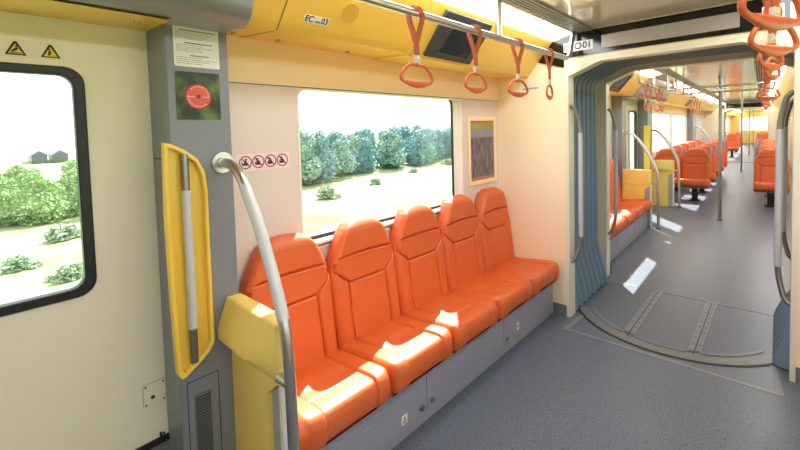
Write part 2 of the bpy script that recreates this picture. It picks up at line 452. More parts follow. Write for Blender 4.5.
def bench_base(y0, y1, label, detail=True):
    t = thing('underseat_cabinet', label, 'bench base', (-1.6, (y0+y1)/2, 0))
    MB().box((-1.9, y0, 0), (-1.405, y1, .305)).build('housing', basegrey, t, bevel=.004)
    F = FL(-1.405)
    n = 3; L = (y1 - y0) / n
    for i in range(n):
        a, b_ = y0 + L*i + .006, y0 + L*(i+1) - .006
        dr = MB(F).plate(rr(a, .055, b_, .285, .006, 3), [], 0, .004).build('access_door', basegrey, t, bevel=.001)
        if detail:
            hl_ = []
            for k in range(3):
                for q in range(7):
                    uu = a + (b_ - a) * (.26 + .075 * q); vv = .19 + .03 * k
                    hl_.append(rr(uu, vv, uu + .045, vv + .008, .0035, 2))
            MB(F).plate(rr(a + (b_ - a)*.22, .172, a + (b_ - a)*.80, .274, .006, 2), hl_, .0035, .0058).build('vent_panel', basegrey, dr)
            for uu in ((a + .04,) if i else (b_ - .04,)):
                MB(F).disc((uu, .10), .014, .004, .016, 18).build('lock_knob', steeld, dr, bevel=.002)
    return t

def hanging_strap(root_loc, label, group, rz=0.0, r=None):
    """grip ring in the local y-z plane; origin at the rail axis above it"""
    if r is not None: return copy_thing(r, root_loc, label, group, rz)
    t = thing('hanging_strap', label, 'hanging strap', (0, 0, 0), group)
    m = MB()
    for sgn in (-1, 1):
        pts = spline([(0.024, 0, .012), (.021, sgn*.006, -.01), (.010, sgn*.022*1.0, -.03)], 4)
    # webbing over the rail, then two bands that meet above the buckle
    arc = [(.021*math.sin(a), .018*math.cos(PI*0.5)+0.018*(k/12*2-1)*0, .021*math.cos(a)) for k, a in enumerate([(-2.2 + 4.4*i/12) for i in range(13)])]
    def band(path, wid, th):
        m.tube(path, (th, wid), 8, flat=(0, 0, 1))
    over = [(-.019, -.030, -.012), (-.021, -.026, .002), (-.014, -.018, .017), (0, -.006, .022), (.014, .008, .017), (.021, .018, .002), (.019, .026, -.012)]
    left = spline([(.0, -.006, .0225), (-.013, -.016, .018), (-.0215, -.022, 0), (-.018, -.024, -.03), (-.006, -.014, -.085), (0, -.004, -.125)], 5)
    right = spline([(.0, -.006, .0225), (.013, .004, .018), (.0215, .014, 0), (.018, .022, -.03), (.006, .013, -.085), (0, .004, -.125)], 5)
    for pth in (left, right): m.tube(pth, [(.0035, .013)] * len(pth), 8, flat=(1, 0, 0))
    m.build('strap_loop', strapm, t, smooth=50)
    MB().tube([(0, 0, -.118), (0, 0, -.135), (0, 0, -.175), (0, 0, -.188)], [(.008, .014), (.010, .017), (.010, .017), (.008, .013)], 10, flat=(1, 0, 0)).build('strap_sleeve', strapm, t, smooth=40)
    m = MB(); m.box((-.008, -.014, -.222), (.008, .014, -.186)); m.tube([(-.012, 0, -.205), (.012, 0, -.205)], .006, 8); m.build('buckle', buckle, t, bevel=.003)
    top, bot, hw = -.226, -.312, .108
    ring = spline([(0, 0, top), (0, .05, top - .006), (0, .085, top - .028), (0, .106, top - .056), (0, .100, top - .074), (0, .05, bot - .004), (0, 0, bot - .008), (0, -.05, bot - .004), (0, -.100, top - .074), (0, -.106, top - .056), (0, -.085, top - .028), (0, -.05, top - .006), (0, 0, top)], 4)[:-1]
    g = MB().tube(ring, .0075, 10, closed=True).build('grip_ring', ringm, t, smooth=60)
    MB().tube([(0, -.070, bot + .004), (0, -.045, bot - .001), (0, 0, bot - .004), (0, .045, bot - .001), (0, .070, bot + .004)], [(.009, .008), (.015, .011), (.017, .012), (.015, .011), (.009, .008)], 10).build('hand_pad', ringm, g, smooth=60)
    MB().box((-.006, -.012, -.236), (.006, .012, -.218)).build('ring_clip', strapm, g, bevel=.003)
    t.location = root_loc; t.rotation_euler = (0, 0, rz)
    return t

def ceiling_rail(x, y0, y1, posts, label, bend_start=False, bend_end=True, z=2.125, zc=2.36):
    t = thing('ceiling_grab_rail', label, 'grab rail', (x, (y0+y1)/2, zc))
    pts = [(x, y0, z), (x, y1, z)]
    if bend_start: pts = [(x, y0, zc)] + pts
    if bend_end: pts = pts + [(x, y1 + .10, zc)]
    if bend_end and len(pts) > 2: pts[-2] = (x, y1, z)
    MB().tube(fillet(pts, .08), .018, 14).build('rail_tube', steel, t, smooth=60)
    for y in posts:
        m = MB(); m.tube([(x, y, z), (x, y, zc)], .018, 12); m.tube([(x, y - .03, z), (x, y + .03, z)], .020, 12); m.build('support_post', steel, t, smooth=60)
    return t

def portal_loop(x, sx, ya, yb, label):
    """vertical grab bar on a portal jamb, bowing out from the jamb by .06 m"""
    t = thing('gangway_grab_bar', label, 'grab bar', (x, ya, 1.1))
    X = x + sx * .062
    MB().tube(fillet([(x, ya, 1.775), (x + sx*.03, ya + (yb-ya)*.3, 1.75), (X, yb, 1.60), (X, yb, .63), (x + sx*.03, ya + (yb-ya)*.3, .49), (x, ya, .465)], .12, 8), .0155, 12).build('bar', steeld, t, smooth=60)
    MB().tube([(X, yb, 1.55), (X, yb, .68)], .0185, 14).build('grip_sleeve', knurlm, t, smooth=60)
    return t

def cove(xw, sx, y0, y1, z_drop=0.0, name='trim_1'):
    """yellow cornice: flat underside and inclined face; sx=+1 for the left wall"""
    F = FY()
    p = [(xw, 2.075 - z_drop), (xw + sx*.295, 2.055 - z_drop), (xw + sx*.52, 2.31), (xw + sx*.52, 2.36), (xw, 2.36)]
    return MB(F).prism(p, y0, y1).build(name, yellow, None, bevel=.004, kind='structure')
def light_strip(xw, sx, y0, y1, label):
    t = thing('ceiling_light', label, 'ceiling light', (xw + sx*.6, (y0+y1)/2, 2.33))
    p = [(xw + sx*.522, 2.312), (xw + sx*.69, 2.352), (xw + sx*.69, 2.358), (xw + sx*.522, 2.358)]
    MB(FY()).prism(p, y0, y1).build('diffuser', lightm, t)
    MB().box((min(xw + sx*.69, xw + sx*.71), y0, 2.344), (max(xw + sx*.69, xw + sx*.71), y1, 2.36)).build('edge_rail', white, t)
    return t
def air_grille(xw, sx, y0, y1, label):
    t = thing('air_grille', label, 'air grille', (xw + sx*.77, (y0+y1)/2, 2.355))
    a, b_ = sorted((xw + sx*.735, xw + sx*.83))
    MB().box((a, y0, 2.352), (b_, y1, 2.3595)).build('backing', dark, t)
    m = MB()
    for i in range(5):
        q = a + (b_ - a) * i / 4
        m.box((q - .006, y0, 2.344), (q + .006, y1, 2.353))
    m.build('slats', greyband, t)
    return t
def window_unit(idx, x, sx, y0, y1, z0, z1, rad=.06, fw=.02, thick=.010, mull=(), fm=None):
    """frame and glass set in an opening of a side wall"""
    F = FL(x) if sx > 0 else FR(x)
    if sx < 0: y0, y1 = -y1, -y0
    t = MB(F).plate(rr(y0, z0, y1, z1, rad), [rr(y0+fw, z0+fw, y1-fw, z1-fw, max(.01, rad - fw*.6))], -thick, 0).build('window_%d' % idx, fm or black, None, kind='structure')
    MB(F).plate(rr(y0+fw*.5, z0+fw*.5, y1-fw*.5, z1-fw*.5, rad*.8), [], -thick*.6, -thick*.6+.005).build('pane', glass, t)
    for q in mull:
        q = q if sx > 0 else -q
        MB(F).box((q - .03, z0 + fw*.8, -thick*.9), (q + .03, z1 - fw*.8, -.002)).build('mullion', greyd, t)
    return t

XO = -.5975
def mo(x): return 2 * XO - x
def portal(y, d, name, e=0.0):
    """end wall with the chamfered gangway opening; d=+1: the wall faces -y (near car)"""
    X = -1.29 - e
    def op(): return [(X, -.01), (X, 2.03 + e*.6), (-1.03 - e*.5, 2.135 + e), (mo(-1.03 - e*.5), 2.135 + e), (mo(X), 2.03 + e*.6), (mo(X), -.01)]
    outer = [(XL, -.01), (X, -.01)] + op()[1:5] + [(mo(X), -.01), (XR, -.01), (XR, 2.36), (XL, 2.36)]
    F = frame((0, y, 0), (1, 0, 0), (0, 0, 1), (0, d, 0))
    w = MB(F).plate(outer, [], 0, .12).build('wall_end', [endwallm], None, kind='structure')
    # silver lining of the opening
    o = op()
    ii = [(-1.262 - e, -.0), (-1.262 - e, 2.012 + e*.6), (-1.018 - e*.5, 2.108 + e), (mo(-1.018 - e*.5), 2.108 + e), (mo(-1.262 - e), 2.012 + e*.6), (mo(-1.262 - e), 0)]
    m = MB(F).plate([(X, 0)] + o[1:5] + [(mo(X), 0)] + ii[::-1], [], .004, .125)
    m.build('opening_lining', silver, w)
    # grey skirting
    for a, b_ in ((XL + .5, -1.288), (mo(-1.288), XR - .5)):
        MB(F).box((min(a, b_), 0, -.006), (max(a, b_), .10, .006)).build('baseboard', greyd, w)
    return w

BELL_N = 8
def bellows_strip(x0, sx, ya, yb, fl=.075):
    """pleated side wall of the gangway with the skirt that flares at the floor"""
    mb = MB()
    steps = BELL_N * 10
    zs = [0.005, .06, .15, .25, .35, .42, .48, .56, .7, 1.0, 1.4, 1.7, 1.8, 1.9]
    def fn(a, b_):
        y = ya + (yb - ya) * a
        ph = (a * BELL_N) % 1.0
        zig = math.sqrt(max(0.0, math.sin(PI * ph)))
        k = b_ * (len(zs) - 1); i = min(int(k), len(zs) - 2); z = zs[i] + (zs[i+1] - zs[i]) * (k - i)
        flare = fl * (1 - sm(.0, .50, z)) 
        x = x0 + sx * (zig * (.055 + .35*flare) + flare)
        return (x, y + (.05 * (1 - sm(0, .5, z)) if False else 0), z)
    ids = mb.grid(fn, steps, 56)
    return mb
def bellows(ya, yb, label):
    t = thing('gangway_bellows', label, 'gangway bellows', (XO, (ya+yb)/2, 0))
    for sx, x0 in ((1, -1.405), (-1, mo(-1.405))):
        o = bellows_strip(x0, sx, ya, yb, .07 if sx > 0 else .125).build('pleated_side', bellm, t, smooth=50)
        md = o.modifiers.new('skin', 'SOLIDIFY'); md.thickness = .006
    mb = MB(); steps = BELL_N * 10
    prof = fillet([(-1.405, 0, 1.86), (-1.395, 0, 2.07), (-1.08, 0, 2.225), (mo(-1.08), 0, 2.225), (mo(-1.395), 0, 2.07), (mo(-1.405), 0, 1.86)], .13, 12)
    n = len(prof) - 1
    def fn(a, b_):
        k = min(int(b_ * n + 1e-6), n - 1); f = b_ * n - k
        p = prof[k].lerp(prof[k+1], f); t_ = (prof[k+1] - prof[k]).normalized(); nn = Vector((t_.z, 0, -t_.x))
        ph = (a * BELL_N) % 1.0; zig = math.sqrt(max(0.0, math.sin(PI * ph)))
        q = p + nn * (zig * .045)
        return (q.x, ya + (yb - ya) * a, q.z)
    mb.grid(fn, steps, n)
    o = mb.build('pleated_arch', bellt, t, smooth=50)
    md = o.modifiers.new('skin', 'SOLIDIFY'); md.thickness = .006
    return t

def turntable(yc, label_front, d=1):
    pass

# ------------------------------------------------------------------ CAR ONE (where the camera stands)
Y0, Y1 = -2.6, 3.38
# floor
MB().box((XL - .06, Y0, -.12), (XR + .06, 3.17, 0)).build('floor', floorm, None, kind='structure')
MB().box((XL - .06, 3.17, -.12), (XR + .06, 4.75, -.0005)).build('floor_gangway', floor2m, None, kind='structure')
# ceiling slab with polished panel
MB().box((XL - .06, Y0, 2.36), (XR + .06, 4.62, 2.50)).build('ceiling', ceilm, None, kind='structure')
# left wall: upper peach band, lower surround with the window opening, door part
WO = rr(1.235, .958, 2.775, 1.845, .055)
F = FL(XL)
w = MB(F).plate([(.79, 0), (3.385, 0), (3.385, 1.857), (.79, 1.857)], [WO], -.03, 0).build('wall_left', pinkish, None, kind='structure')
MB(F).box((.79, 1.857, -.06), (3.385, 2.36, 0)).build('upper_panel', peach, w)
MB(F).box((.79, 1.8535, -.001), (3.385, 1.8575, .0015)).build('panel_joint', dark, w)
MB(F).box((.79, .842, -.001), (1.235, .846, .001)).build('surround_joint', dark, w)
wn = window_unit(1, -1.928, 1, 1.205, 2.70, 1.0, 1.862, .06)
MB(F).plate([(1.2, .93), (2.80, .93), (2.80, 1.87), (1.2, 1.87)], [rr(1.22, 1.0, 2.69, 1.855, .05)], -.036, -.029).build('reveal_back', offw, wn)
MB().box((-1.93, 1.236, .984), (-1.874, 2.774, 1.0)).build('sill_ledge', white, wn, bevel=.002)
# white reveal lining of the opening
MB(F).plate(rr(1.228, .951, 2.782, 1.852, .06), [rr(1.238, .961, 2.772, 1.842, .052)], -.03, .003).build('window_reveal', offw, wn)
# framed poster strip is a thing below ; door portal
F = FL(-1.92)
DW = rr(-.27, 1.037, .297, 1.852, .05)
dleaf = MB(F).plate([(-.40, .325), (.535, .325), (.535, 2.06), (-.40, 2.06)], [DW], -.05, 0).build('door_1', cream, None, kind='structure')
MB(F).plate(rr(-.292, 1.012, .318, 1.872, .062), [rr(-.262, 1.046, .282, 1.84, .045)], -.03, .010).build('window_frame', black, dleaf, bevel=.004)
MB(F).plate(rr(-.28, 1.03, .305, 1.86, .05), [], -.02, -.014).build('pane', glass, dleaf)
MB(F).plate(rr(.4475, .4765, .5325, .5735, .006), [], 0, .0012).build('plate_shadow_gap', greyd, dleaf)  # dark outline around the lock plate
MB(F).plate(rr(.449, .478, .531, .572, .006), [], 0, .003).build('lock_plate', cream, dleaf)
m = MB(F)
for u, v in ((.457, .487), (.523, .487), (.457, .563), (.523, .563)): m.disc((u, v), .004, .003, .0045, 10)
m.disc((.482, .512), .008, .003, .006, 14); m.build('lock_screws', dark, dleaf)
MB(F).box((-.40, .300, -.05), (.535, .326, .010)).build('bottom_seal', black, dleaf)
m = MB(F); m.box((.50, .31, .0), (.509, .345, .004)); m.disc((.516, .335), .005, 0, .004, 10); m.build('latch', dark, dleaf)
d2 = MB(F).plate([(-1.34, .305), (-.405, .305), (-.405, 2.06), (-1.34, 2.06)], [rr(-1.10, 1.037, -.53, 1.852, .05)], -.05, 0).build('door_2', cream, None, kind='structure')
MB(F).plate(rr(-1.122, 1.012, -.508, 1.872, .062), [rr(-1.092, 1.046, -.538, 1.84, .045)], -.03, .010).build('window_frame', black, d2, bevel=.004)
MB(F).plate(rr(-1.11, 1.03, -.52, 1.86, .05), [], -.02, -.014).build('pane', glass, d2)
MB(F).box((-1.34, .0, -.05), (.535, .285, -.012)).build('door_threshold', greyd, None, kind='structure')
MB(F).box((-1.34, 2.06, -.05), (.56, 2.36, 0)).build('door_lintel', cream, None, kind='structure')
MB(F).box((Y0, 0, -.05), (-1.34, 2.36, 0)).build('wall_left_rear', cream, None, kind='structure')
# grey door post
t = MB(FZ(0)).prism([(-1.96, .534), (-1.96, .795), (-1.75, .795), (-1.75, .552), (-1.762, .540), (-1.90, .534)], 0, 2.36).build('pillar_left', grey, None, bevel=.003, kind='structure')
F = FL(-1.75)
m = MB(F); m.plate(rr(.562, .05, .690, .600, .004, 2), [rr(.565, .053, .687, .597, .003, 2)], -.001, .0012); m.build('panel_joint', dark, t)
vg = MB(F).plate(rr(.588, .08, .655, .535, .004, 2), [], -.001, .003).build('vent_grille', greyd, t)
m = MB(F)
for i in range(36): m.box((.591, .09 + i*.0122, .003), (.652, .0965 + i*.0122, .005))
m.build('vent_slats', darkgrey, vg)
MB(FL(-1.75)).disc((.548, .55), .006, .0, .006, 12).build('post_screw', lampm, t)
m = MB(frame((0, .540, 0), (1, 0, 0), (0, 0, 1), (0, -1, 0))); m.box((-1.9, 1.515, -.03), (-1.765, 1.519, .008)); m.build('post_joint', dark, t)
# grey header box over the door
hp = [(-1.90, 2.05), (-1.62, 2.038), (-1.575, 2.030), (-1.535, 2.040), (-1.505, 2.066), (-1.49, 2.10), (-1.40, 2.36), (-1.90, 2.36)]
hd = MB(FY()).prism(hp, -1.36, .79).build('trim_header', greyh, None, bevel=.006, kind='structure')
MB(FY()).prism([(-1.92, 2.052), (-1.64, 2.037), (-1.63, 2.030), (-1.92, 2.044)], -1.36, .535).build('door_soffit', yellow, hd)
for yy in (.45,): MB(FZ(2.028)).disc((-1.735, yy), .016, 0, .012, 18).build('soffit_lamp', lampm, hd, bevel=.003)
# yellow cornice
c1 = cove(XL, 1, .79, 1.80, 0, 'trim_1'); c2 = cove(XL, 1, 1.80, Y1, .012, 'trim_2')
F = FY()
for yy in (.856, 1.078, 1.52): MB(FZ(2.058)).disc((-1.81, yy), .012, 0, .012, 16).build('cover_lock', lampm, c1, bevel=.002)
INC = Matrix(frame((-1.605, 0, 2.055), (0, 1, 0), Vector((.225, 0, .255)).normalized(), Vector((.255, 0, -.225)).normalized()))
m = MB(INC); m.box((.948, .0, -.001), (.952, .36, .001)); m.build('flap_joint', dark, c1)
m = MB(frame((-1.9, 0, 2.075), (0, 1, 0), Vector((.295, 0, -.020)).normalized(), Vector((-.02, 0, -.295)).normalized())); m.plate([(.925, .01), (.929, .01), (.952, .29), (.948, .29)], [], -.001, .001); m.build('flap_joint', dark, c1)
light_strip(XL, 1, .80, 3.375, 'long white light strip in the ceiling above the yellow cornice and five seat bench')
air_grille(XL, 1, -1.3, 3.375, 'dark slotted air grille running along the ceiling left of the near aisle')
# portal and its fascia
portal(Y1, 1, 'wall_end')
fas = MB(FN(Y1)).plate([(-1.505, 2.155), (-1.29, 2.085), (-1.29, 2.16), (-1.0, 2.165), (mo(-1.0), 2.165), (mo(-1.29), 2.16), (mir(-1.505), 2.155), (mir(-1.385), 2.31), (mir(-1.21), 2.352), (-1.21, 2.352), (-1.385, 2.31)], [], .0, .012).build('trim_fascia', blackg, None, kind='structure')
F = FN(Y1 - .012)
MB(F).plate(rr(-1.0, 2.198, -.186, 2.296, .004, 2), [], 0, .004).build('fascia_plate', greyband, fas)
t = thing('car_number_sign', 'white number plate on the black bar above the gangway opening', 'sign', (-1.175, Y1 - .012, 2.24))
MB(F).plate(rr(-1.287, 2.204, -1.063, 2.277, .003, 2), [], .0, .003).build('plate', paper, t)
m = MB(F); text_mb(m, 'N', .075, -1.258, 2.238, .0035); text_mb(m, 'O', .075, -1.175, 2.24, .0035); text_mb(m, '01', .075, -1.106, 2.241, .0035, squash=.9); m.build('lettering', blackp, t, smooth=0)
t = thing('notice_plate', 'small white notice on the black bar behind the nearest hanging straps', 'notice', (-.03, Y1 - .012, 2.24))
MB(F).plate(rr(-.082, 2.20, .018, 2.30, .003, 2), [], 0, .003).build('sheet', paper, t)
m = MB(F); 
for i in range(5): m.box((-.07, 2.22 + i*.014, .003), (.004 - .01*(i % 2), 2.224 + i*.014, .0036))
m.build('print', greytxt, t, smooth=0)
t = thing('round_ban_sticker', 'white sticker with a red ban circle at the right end of the black bar', 'sticker', (.1, Y1 - .012, 2.25))
MB(F).plate(rr(.045, 2.20, .15, 2.30, .003, 2), [], 0, .003).build('backing', paper, t)
m = MB(F); m.ring((.098, 2.25), .026, .034, .003, .004); m.plate([(.077, 2.272), (.081, 2.276), (.119, 2.228), (.115, 2.224)], [], .003, .004); m.build('ban_circle', mat('ban_red', rgb(196, 44, 44), .5), t)
t = thing('door_sticker', 'small white printed sticker high on the peach end wall behind the straps', 'sticker', (-1.58, Y1, 1.95))
MB(FN(Y1)).plate(rr(-1.662, 1.925, -1.50, 1.972, .003, 2), [], 0, .002).build('backing', paper, t)
m = MB(FN(Y1)); 
for k in range(7): m.box((-1.652 + .021*k, 1.935, .002), (-1.64 + .021*k, 1.950, .0028))
m.build('print', greytxt, t, smooth=0)

# yellow recessed grab handle on the door post
t = thing('recessed_grab_handle', 'tall yellow recessed grab handle on the grey door post', 'grab handle', (-1.75, .59, 1.1))
F = FL(-1.745)
op = [(.515, 1.585), (.546, 1.575), (.592, 1.549), (.638, 1.512), (.664, 1.457), (.671, 1.382), (.669, .922), (.669, .745), (.648, .708), (.602, .673), (.556, .643), (.537, .640), (.521, .666), (.513, .972), (.509, 1.287)]
cx, cy = .59, 1.11
ip = [(u + (.012 if u < cx else -.012) if True else u, v + (-.018 if v > cy else .018)) for u, v in op]
ip = [(.531, 1.560), (.552, 1.554), (.588, 1.530), (.628, 1.498), (.648, 1.450), (.655, 1.382), (.653, .922), (.653, .752), (.636, .722), (.594, .690), (.560, .664), (.549, .664), (.538, .684), (.530, .972), (.526, 1.287)]
m = MB(F).plate(op, [ip], -.004, .030)
m.build('bezel', yellowh, t, bevel=.006, seg=3)
m = MB(F)
bk_ = [(.5*(u - .59) + .595 if False else u + (.006 if u < .59 else -.012), v) for u, v in ip]
m.plate(ip, [], -.003, .002); m.build('recess', yellowh, t)
MB(frame((0, 0, 0), (1, 0, 0), (0, 1, 0), (0, 0, 1))).tube([(-1.722, .588, 1.535), (-1.722, .588, .690)], .0155, 14).build('bar', steeld, t, smooth=60)
MB().tube([(-1.722, .588, 1.39), (-1.722, .588, .83)], .0175, 14).build('knurled_sleeve', knurlm, t, smooth=60)
# notices on the post
F = FL(-1.75)
t = thing('notice_sheet', 'white printed notice at the top of the grey door post', 'notice', (-1.75, .668, 1.96))
MB(F).plate(rr(.579, 1.886, .757, 2.046, .006, 3), [], 0, .002).build('sheet', paper, t)
m = MB(F); rnd = random.Random(3); v = 2.034
for blk in range(3):
    m.box((.60 + .02*blk, v - .005, .002), (.745 - .016*blk, v - .0005, .0026)); v -= .0105
    for k in range(4):
        e = .748 - rnd.random() * .06 if k < 3 else .69
        uu = .588
        while uu < e:
            wd = .006 + rnd.random() * .014; m.box((uu, v - .0025, .002), (min(e, uu + wd), v - .0008, .0026)); uu += wd + .003
        v -= .0078
    v -= .008
m.build('print', greytxt, t, smooth=0)
t = thing('green_poster', 'square dark green poster with a red disc below the white notice', 'poster', (-1.75, .665, 1.77))
MB(F).plate(rr(.579, 1.672, .753, 1.866, .006, 3), [], 0, .002).build('sheet', leafp, t)
d = MB(F).disc((.664, 1.767), .053, .002, .003, 40).build('red_disc', discd, t)
MB(F).disc((.664, 1.767), .048, .003, .0036, 40).build('disc_face', discp, d)
MB(F).disc((.664, 1.767), .008, .0036, .0042, 20).build('disc_center', discd, d)
m = MB(F)
for i in range(22):
    a = 2*PI*i/22
    if 8 < i < 11 or i > 19: continue
    u, v = .664 + .041*math.cos(a), 1.767 + .041*math.sin(a); m.box((u - .004, v - .0025, .0036), (u + .003, v + .002, .0042))
for s_ in (-1, 1): m.box((.664 + s_*.028 - .012, 1.764, .0036), (.664 + s_*.028 + .012, 1.767, .0042))
m.build('disc_lettering', discl, d, smooth=0)
# warning stickers on the door
F = FL(-1.92)
t = thing('warning_sticker', 'pale strip with two yellow warning triangles above the door window', 'sticker', (-1.92, .18, 1.92))
MB(F).plate(rr(.03, 1.893, .262, 1.953, .004, 2), [], 0, .0015).build('backing', mat('sticker_film', rgb(222, 214, 190), .35), t)
for cx in (.134, .226):
    h = .048; q = MB(F).prism([(cx - .028, 1.9), (cx + .028, 1.9), (cx + .004, 1.947), (cx - .004, 1.947)], .0015, .0022).build('triangle', blackp, t)
    MB(F).prism([(cx - .0195, 1.9045), (cx + .0195, 1.9045), (cx, 1.939)], .0022, .0028).build('triangle_face', yellt, q)
    m = MB(F)
    if cx < .2: m.box((cx - .014, 1.906, .0028), (cx + .014, 1.9085, .0033)); m.plate([(cx - .014, 1.911), (cx - .004, 1.911), (cx + .008, 1.922), (cx + .004, 1.927), (cx - .006, 1.920)], [], .0028, .0033); m.disc((cx + .002, 1.930), .0035, .0028, .0033, 12)
    else: m.plate([(cx - .008, 1.908), (cx - .002, 1.908), (cx + .002, 1.918), (cx - .001, 1.926), (cx - .006, 1.924)], [], .0028, .0033); m.disc((cx - .003, 1.930), .0035, .0028, .0033, 12)
    m.build('triangle_symbol', blackp, q, smooth=0)
# prohibition stickers on the window surround
F = FL(XL)
t = thing('prohibition_sticker', 'pink strip with four round prohibition pictograms left of the window', 'sticker', (XL, 1.027, 1.47))
MB(F).plate(rr(.878, 1.428, 1.172, 1.512, .003, 2), [], 0, .0015).build('backing', pinkp, t)
for i in range(4):
    u, v = .926 + .067*i, 1.470
    q = MB(F).ring((u, v), .0275, .0325, .0015, .0023).build('pictogram', redp, t)
    m = MB(F)
    m.disc((u - .006 + .008*(i == 0), v + .014), .0055, .0015, .0021, 12)
    m.plate([(u - .016, v - .014), (u + .008, v - .016), (u + .012, v - .006), (u + .002, v + .009), (u - .006, v + .008), (u - .008, v - .004), (u - .016, v - .006)], [], .0015, .0021)
    if i == 0: m.box((u - .02, v - .016, .0015), (u - .016, v + .006, .0021))
    else: m.ring((u - .009, v - .006), .005, .010, .0015, .0022, 16)
    m.build('figure', blackp, q, smooth=0)
    m = MB(F); m.plate([(u - .021, v + .017), (u - .017, v + .021), (u + .021, v - .017), (u + .017, v - .021)], [], .0022, .0028); m.build('slash', redp, q, smooth=0)
# framed poster right of the window
t = thing('framed_poster', 'framed poster of a crowd by a lake on the wall right of the large window', 'poster', (XL, 3.07, 1.41))
MB(F).plate(rr(2.86, 1.125, 3.31, 1.71, .004, 2), [rr(2.893, 1.16, 3.277, 1.675, .003, 2)], .0, .012).build('frame', mat('poster_frame', rgb(250, 222, 176), .35), t, bevel=.002)
m = MB(F)
for k, (a, b_) in enumerate(((1.155, 1.19), (1.19, 1.53), (1.53, 1.60), (1.60, 1.645), (1.645, 1.68))):
    m.k = [0, 1, 2, 3, 0][k]; m.box((2.888, a, .0), (3.28, b_, .004))
m.build('print', [skyp, crowdp, lakep, treesp], t, smooth=0)
# monitor on the cornice
mon = thing('ceiling_monitor', 'dark display screen set into the yellow cornice above the bench window', 'monitor', (-1.49, 2.16, 2.18))
m = MB(INC).plate([(1.925, .018), (2.425, .014), (2.405, .318), (1.912, .317)], [[(2.03, .055), (2.345, .05), (2.352, .272), (2.045, .275)]], -.004, .022); m.build('bezel', darkgrey, mon, bevel=.003)
MB(INC).plate([(2.02, .045), (2.355, .04), (2.362, .282), (2.035, .285)], [], -.003, .015).build('screen', screen, mon)
# label and loudspeaker on the cornice
t = thing('car_label', 'small white label with dark lettering on the yellow cornice', 'label', (-1.55, 1.125, 2.12))
MB(INC).plate(rr(1.056, .066, 1.192, .103, .003, 2), [], 0, .0015).build('backing', paper, t)
m = MB(INC); text_mb(m, 'EC', .042, 1.084, .085, .002, .001, .9); text_mb(m, 'tram', .017, 1.131, .078, .002, .001, .9); text_mb(m, '03', .042, 1.167, .085, .002, .001, .9); m.build('lettering', blackp, t, smooth=0)
t = thing('speaker_grille', 'round perforated loudspeaker grille in the yellow cornice', 'loudspeaker', (-1.5, 1.28, 2.17))
MB(INC).disc((1.285, .155), .056, 0, .002, 36).build('plate', yellow, t)
m = MB(INC)
for i in range(-6, 7):
    for j in range(-6, 7):
        u, v = i*.0085 + (j % 2)*.004, j*.0085
        if math.hypot(u, v) < .05: m.disc((1.285 + u, .155 + v), .0022, .002, .0028, 6)
m.build('perforations', mat('hole_brown', rgb(150, 110, 40), .7), t, smooth=0)

# bench
bb = bench_base(.80, 3.375, 'grey box base under the near row of five orange seats')
F = FL(-1.401)
st = MB(F).plate(rr(1.455, .085, 1.497, .135, .002, 2), [], 0, .0015).build('warning_label', paper, bb, label='white label with a black triangle')
m = MB(F); m.plate([(1.461, .100), (1.491, .100), (1.476, .128)], [[(1.4675, .1035), (1.4845, .1035), (1.476, .120)]], .0015, .002); m.box((1.463, .09, .0015), (1.489, .094, .002)); m.build('triangle_print', blackp, st, smooth=0)
st = MB(F).plate(rr(2.71, .105, 2.745, .16, .002, 2), [], 0, .0015).build('small_label', paper, bb, label='small white label')
m = MB(F); m.box((2.72, .12, .0015), (2.735, .145, .002)); m.build('label_print', greytxt, st, smooth=0)
PITCH = .5080
lab = ['orange bench seat next to the near yellow end panel', 'second orange bench seat from the near yellow end panel', 'middle one of the five near orange bench seats', 'fourth near orange bench seat, second from the peach end wall', 'near orange bench seat against the peach end wall']
def bench_seat(yc, label, group, bkm=None):
    t = thing('bench_chair', label, 'seat', (-1.75, yc, .305), group)
    return t
s0 = thing('bench_chair', lab[0], 'seat', (0, 0, 0), 'near row of five bench seats')
BK.build('backrest', orange, s0, smooth=50); CU.build('cushion', orange, s0, smooth=50)
s0.location = (-1.75, 0.835 + PITCH*.5, .305)
for i in range(1, 5): copy_thing(s0, (-1.75, 0.835 + PITCH*(i + .5), .305), lab[i], 'near row of five bench seats')
end_panel(.748, 1, 'pale yellow end panel at the near end of the bench, beside the grey post')
curved_pole(.750, 1, 'long curved steel pole from the grey post down past the near yellow panel')
# rail and straps
ceiling_rail(-1.19, .2, 3.22, [2.14], 'steel ceiling rail with hanging straps above the near bench')
sl = ['hanging strap on the left rail, left of the dark monitor', 'hanging strap on the left rail in front of the monitor\'s right edge', 'hanging strap on the left rail just right of the support post', 'hanging strap turned edge-on at the far end of the left rail']
h0 = hanging_strap((-1.19, 1.40, 2.125), sl[0], 'straps on the near left rail', 0.0)
for y, l, rz in ((1.885, sl[1], .03), (2.37, sl[2], -.08), (2.845, sl[3], .22)): hanging_strap((-1.19, y, 2.125), l, 'straps on the near left rail', rz, h0)
ceiling_rail(-.028, -.6, 3.22, [.35, 2.14], 'steel ceiling rail above the right side of the near aisle')
for y, rz, l in ((1.19, -.44, 'nearest hanging strap at the upper right, its big orange ring cut by the picture edge'), (1.665, -.48, 'second nearest orange strap on the right rail, just below the largest ring'), (2.16, -.3, 'third orange strap on the right rail, before the gangway'), (2.65, -.22, 'fourth orange strap on the right rail, nearest the gangway opening')):
    q = hanging_strap((-.012 - .012*(y > 2), y, 2.125), l, 'straps on the near right rail', rz, h0)
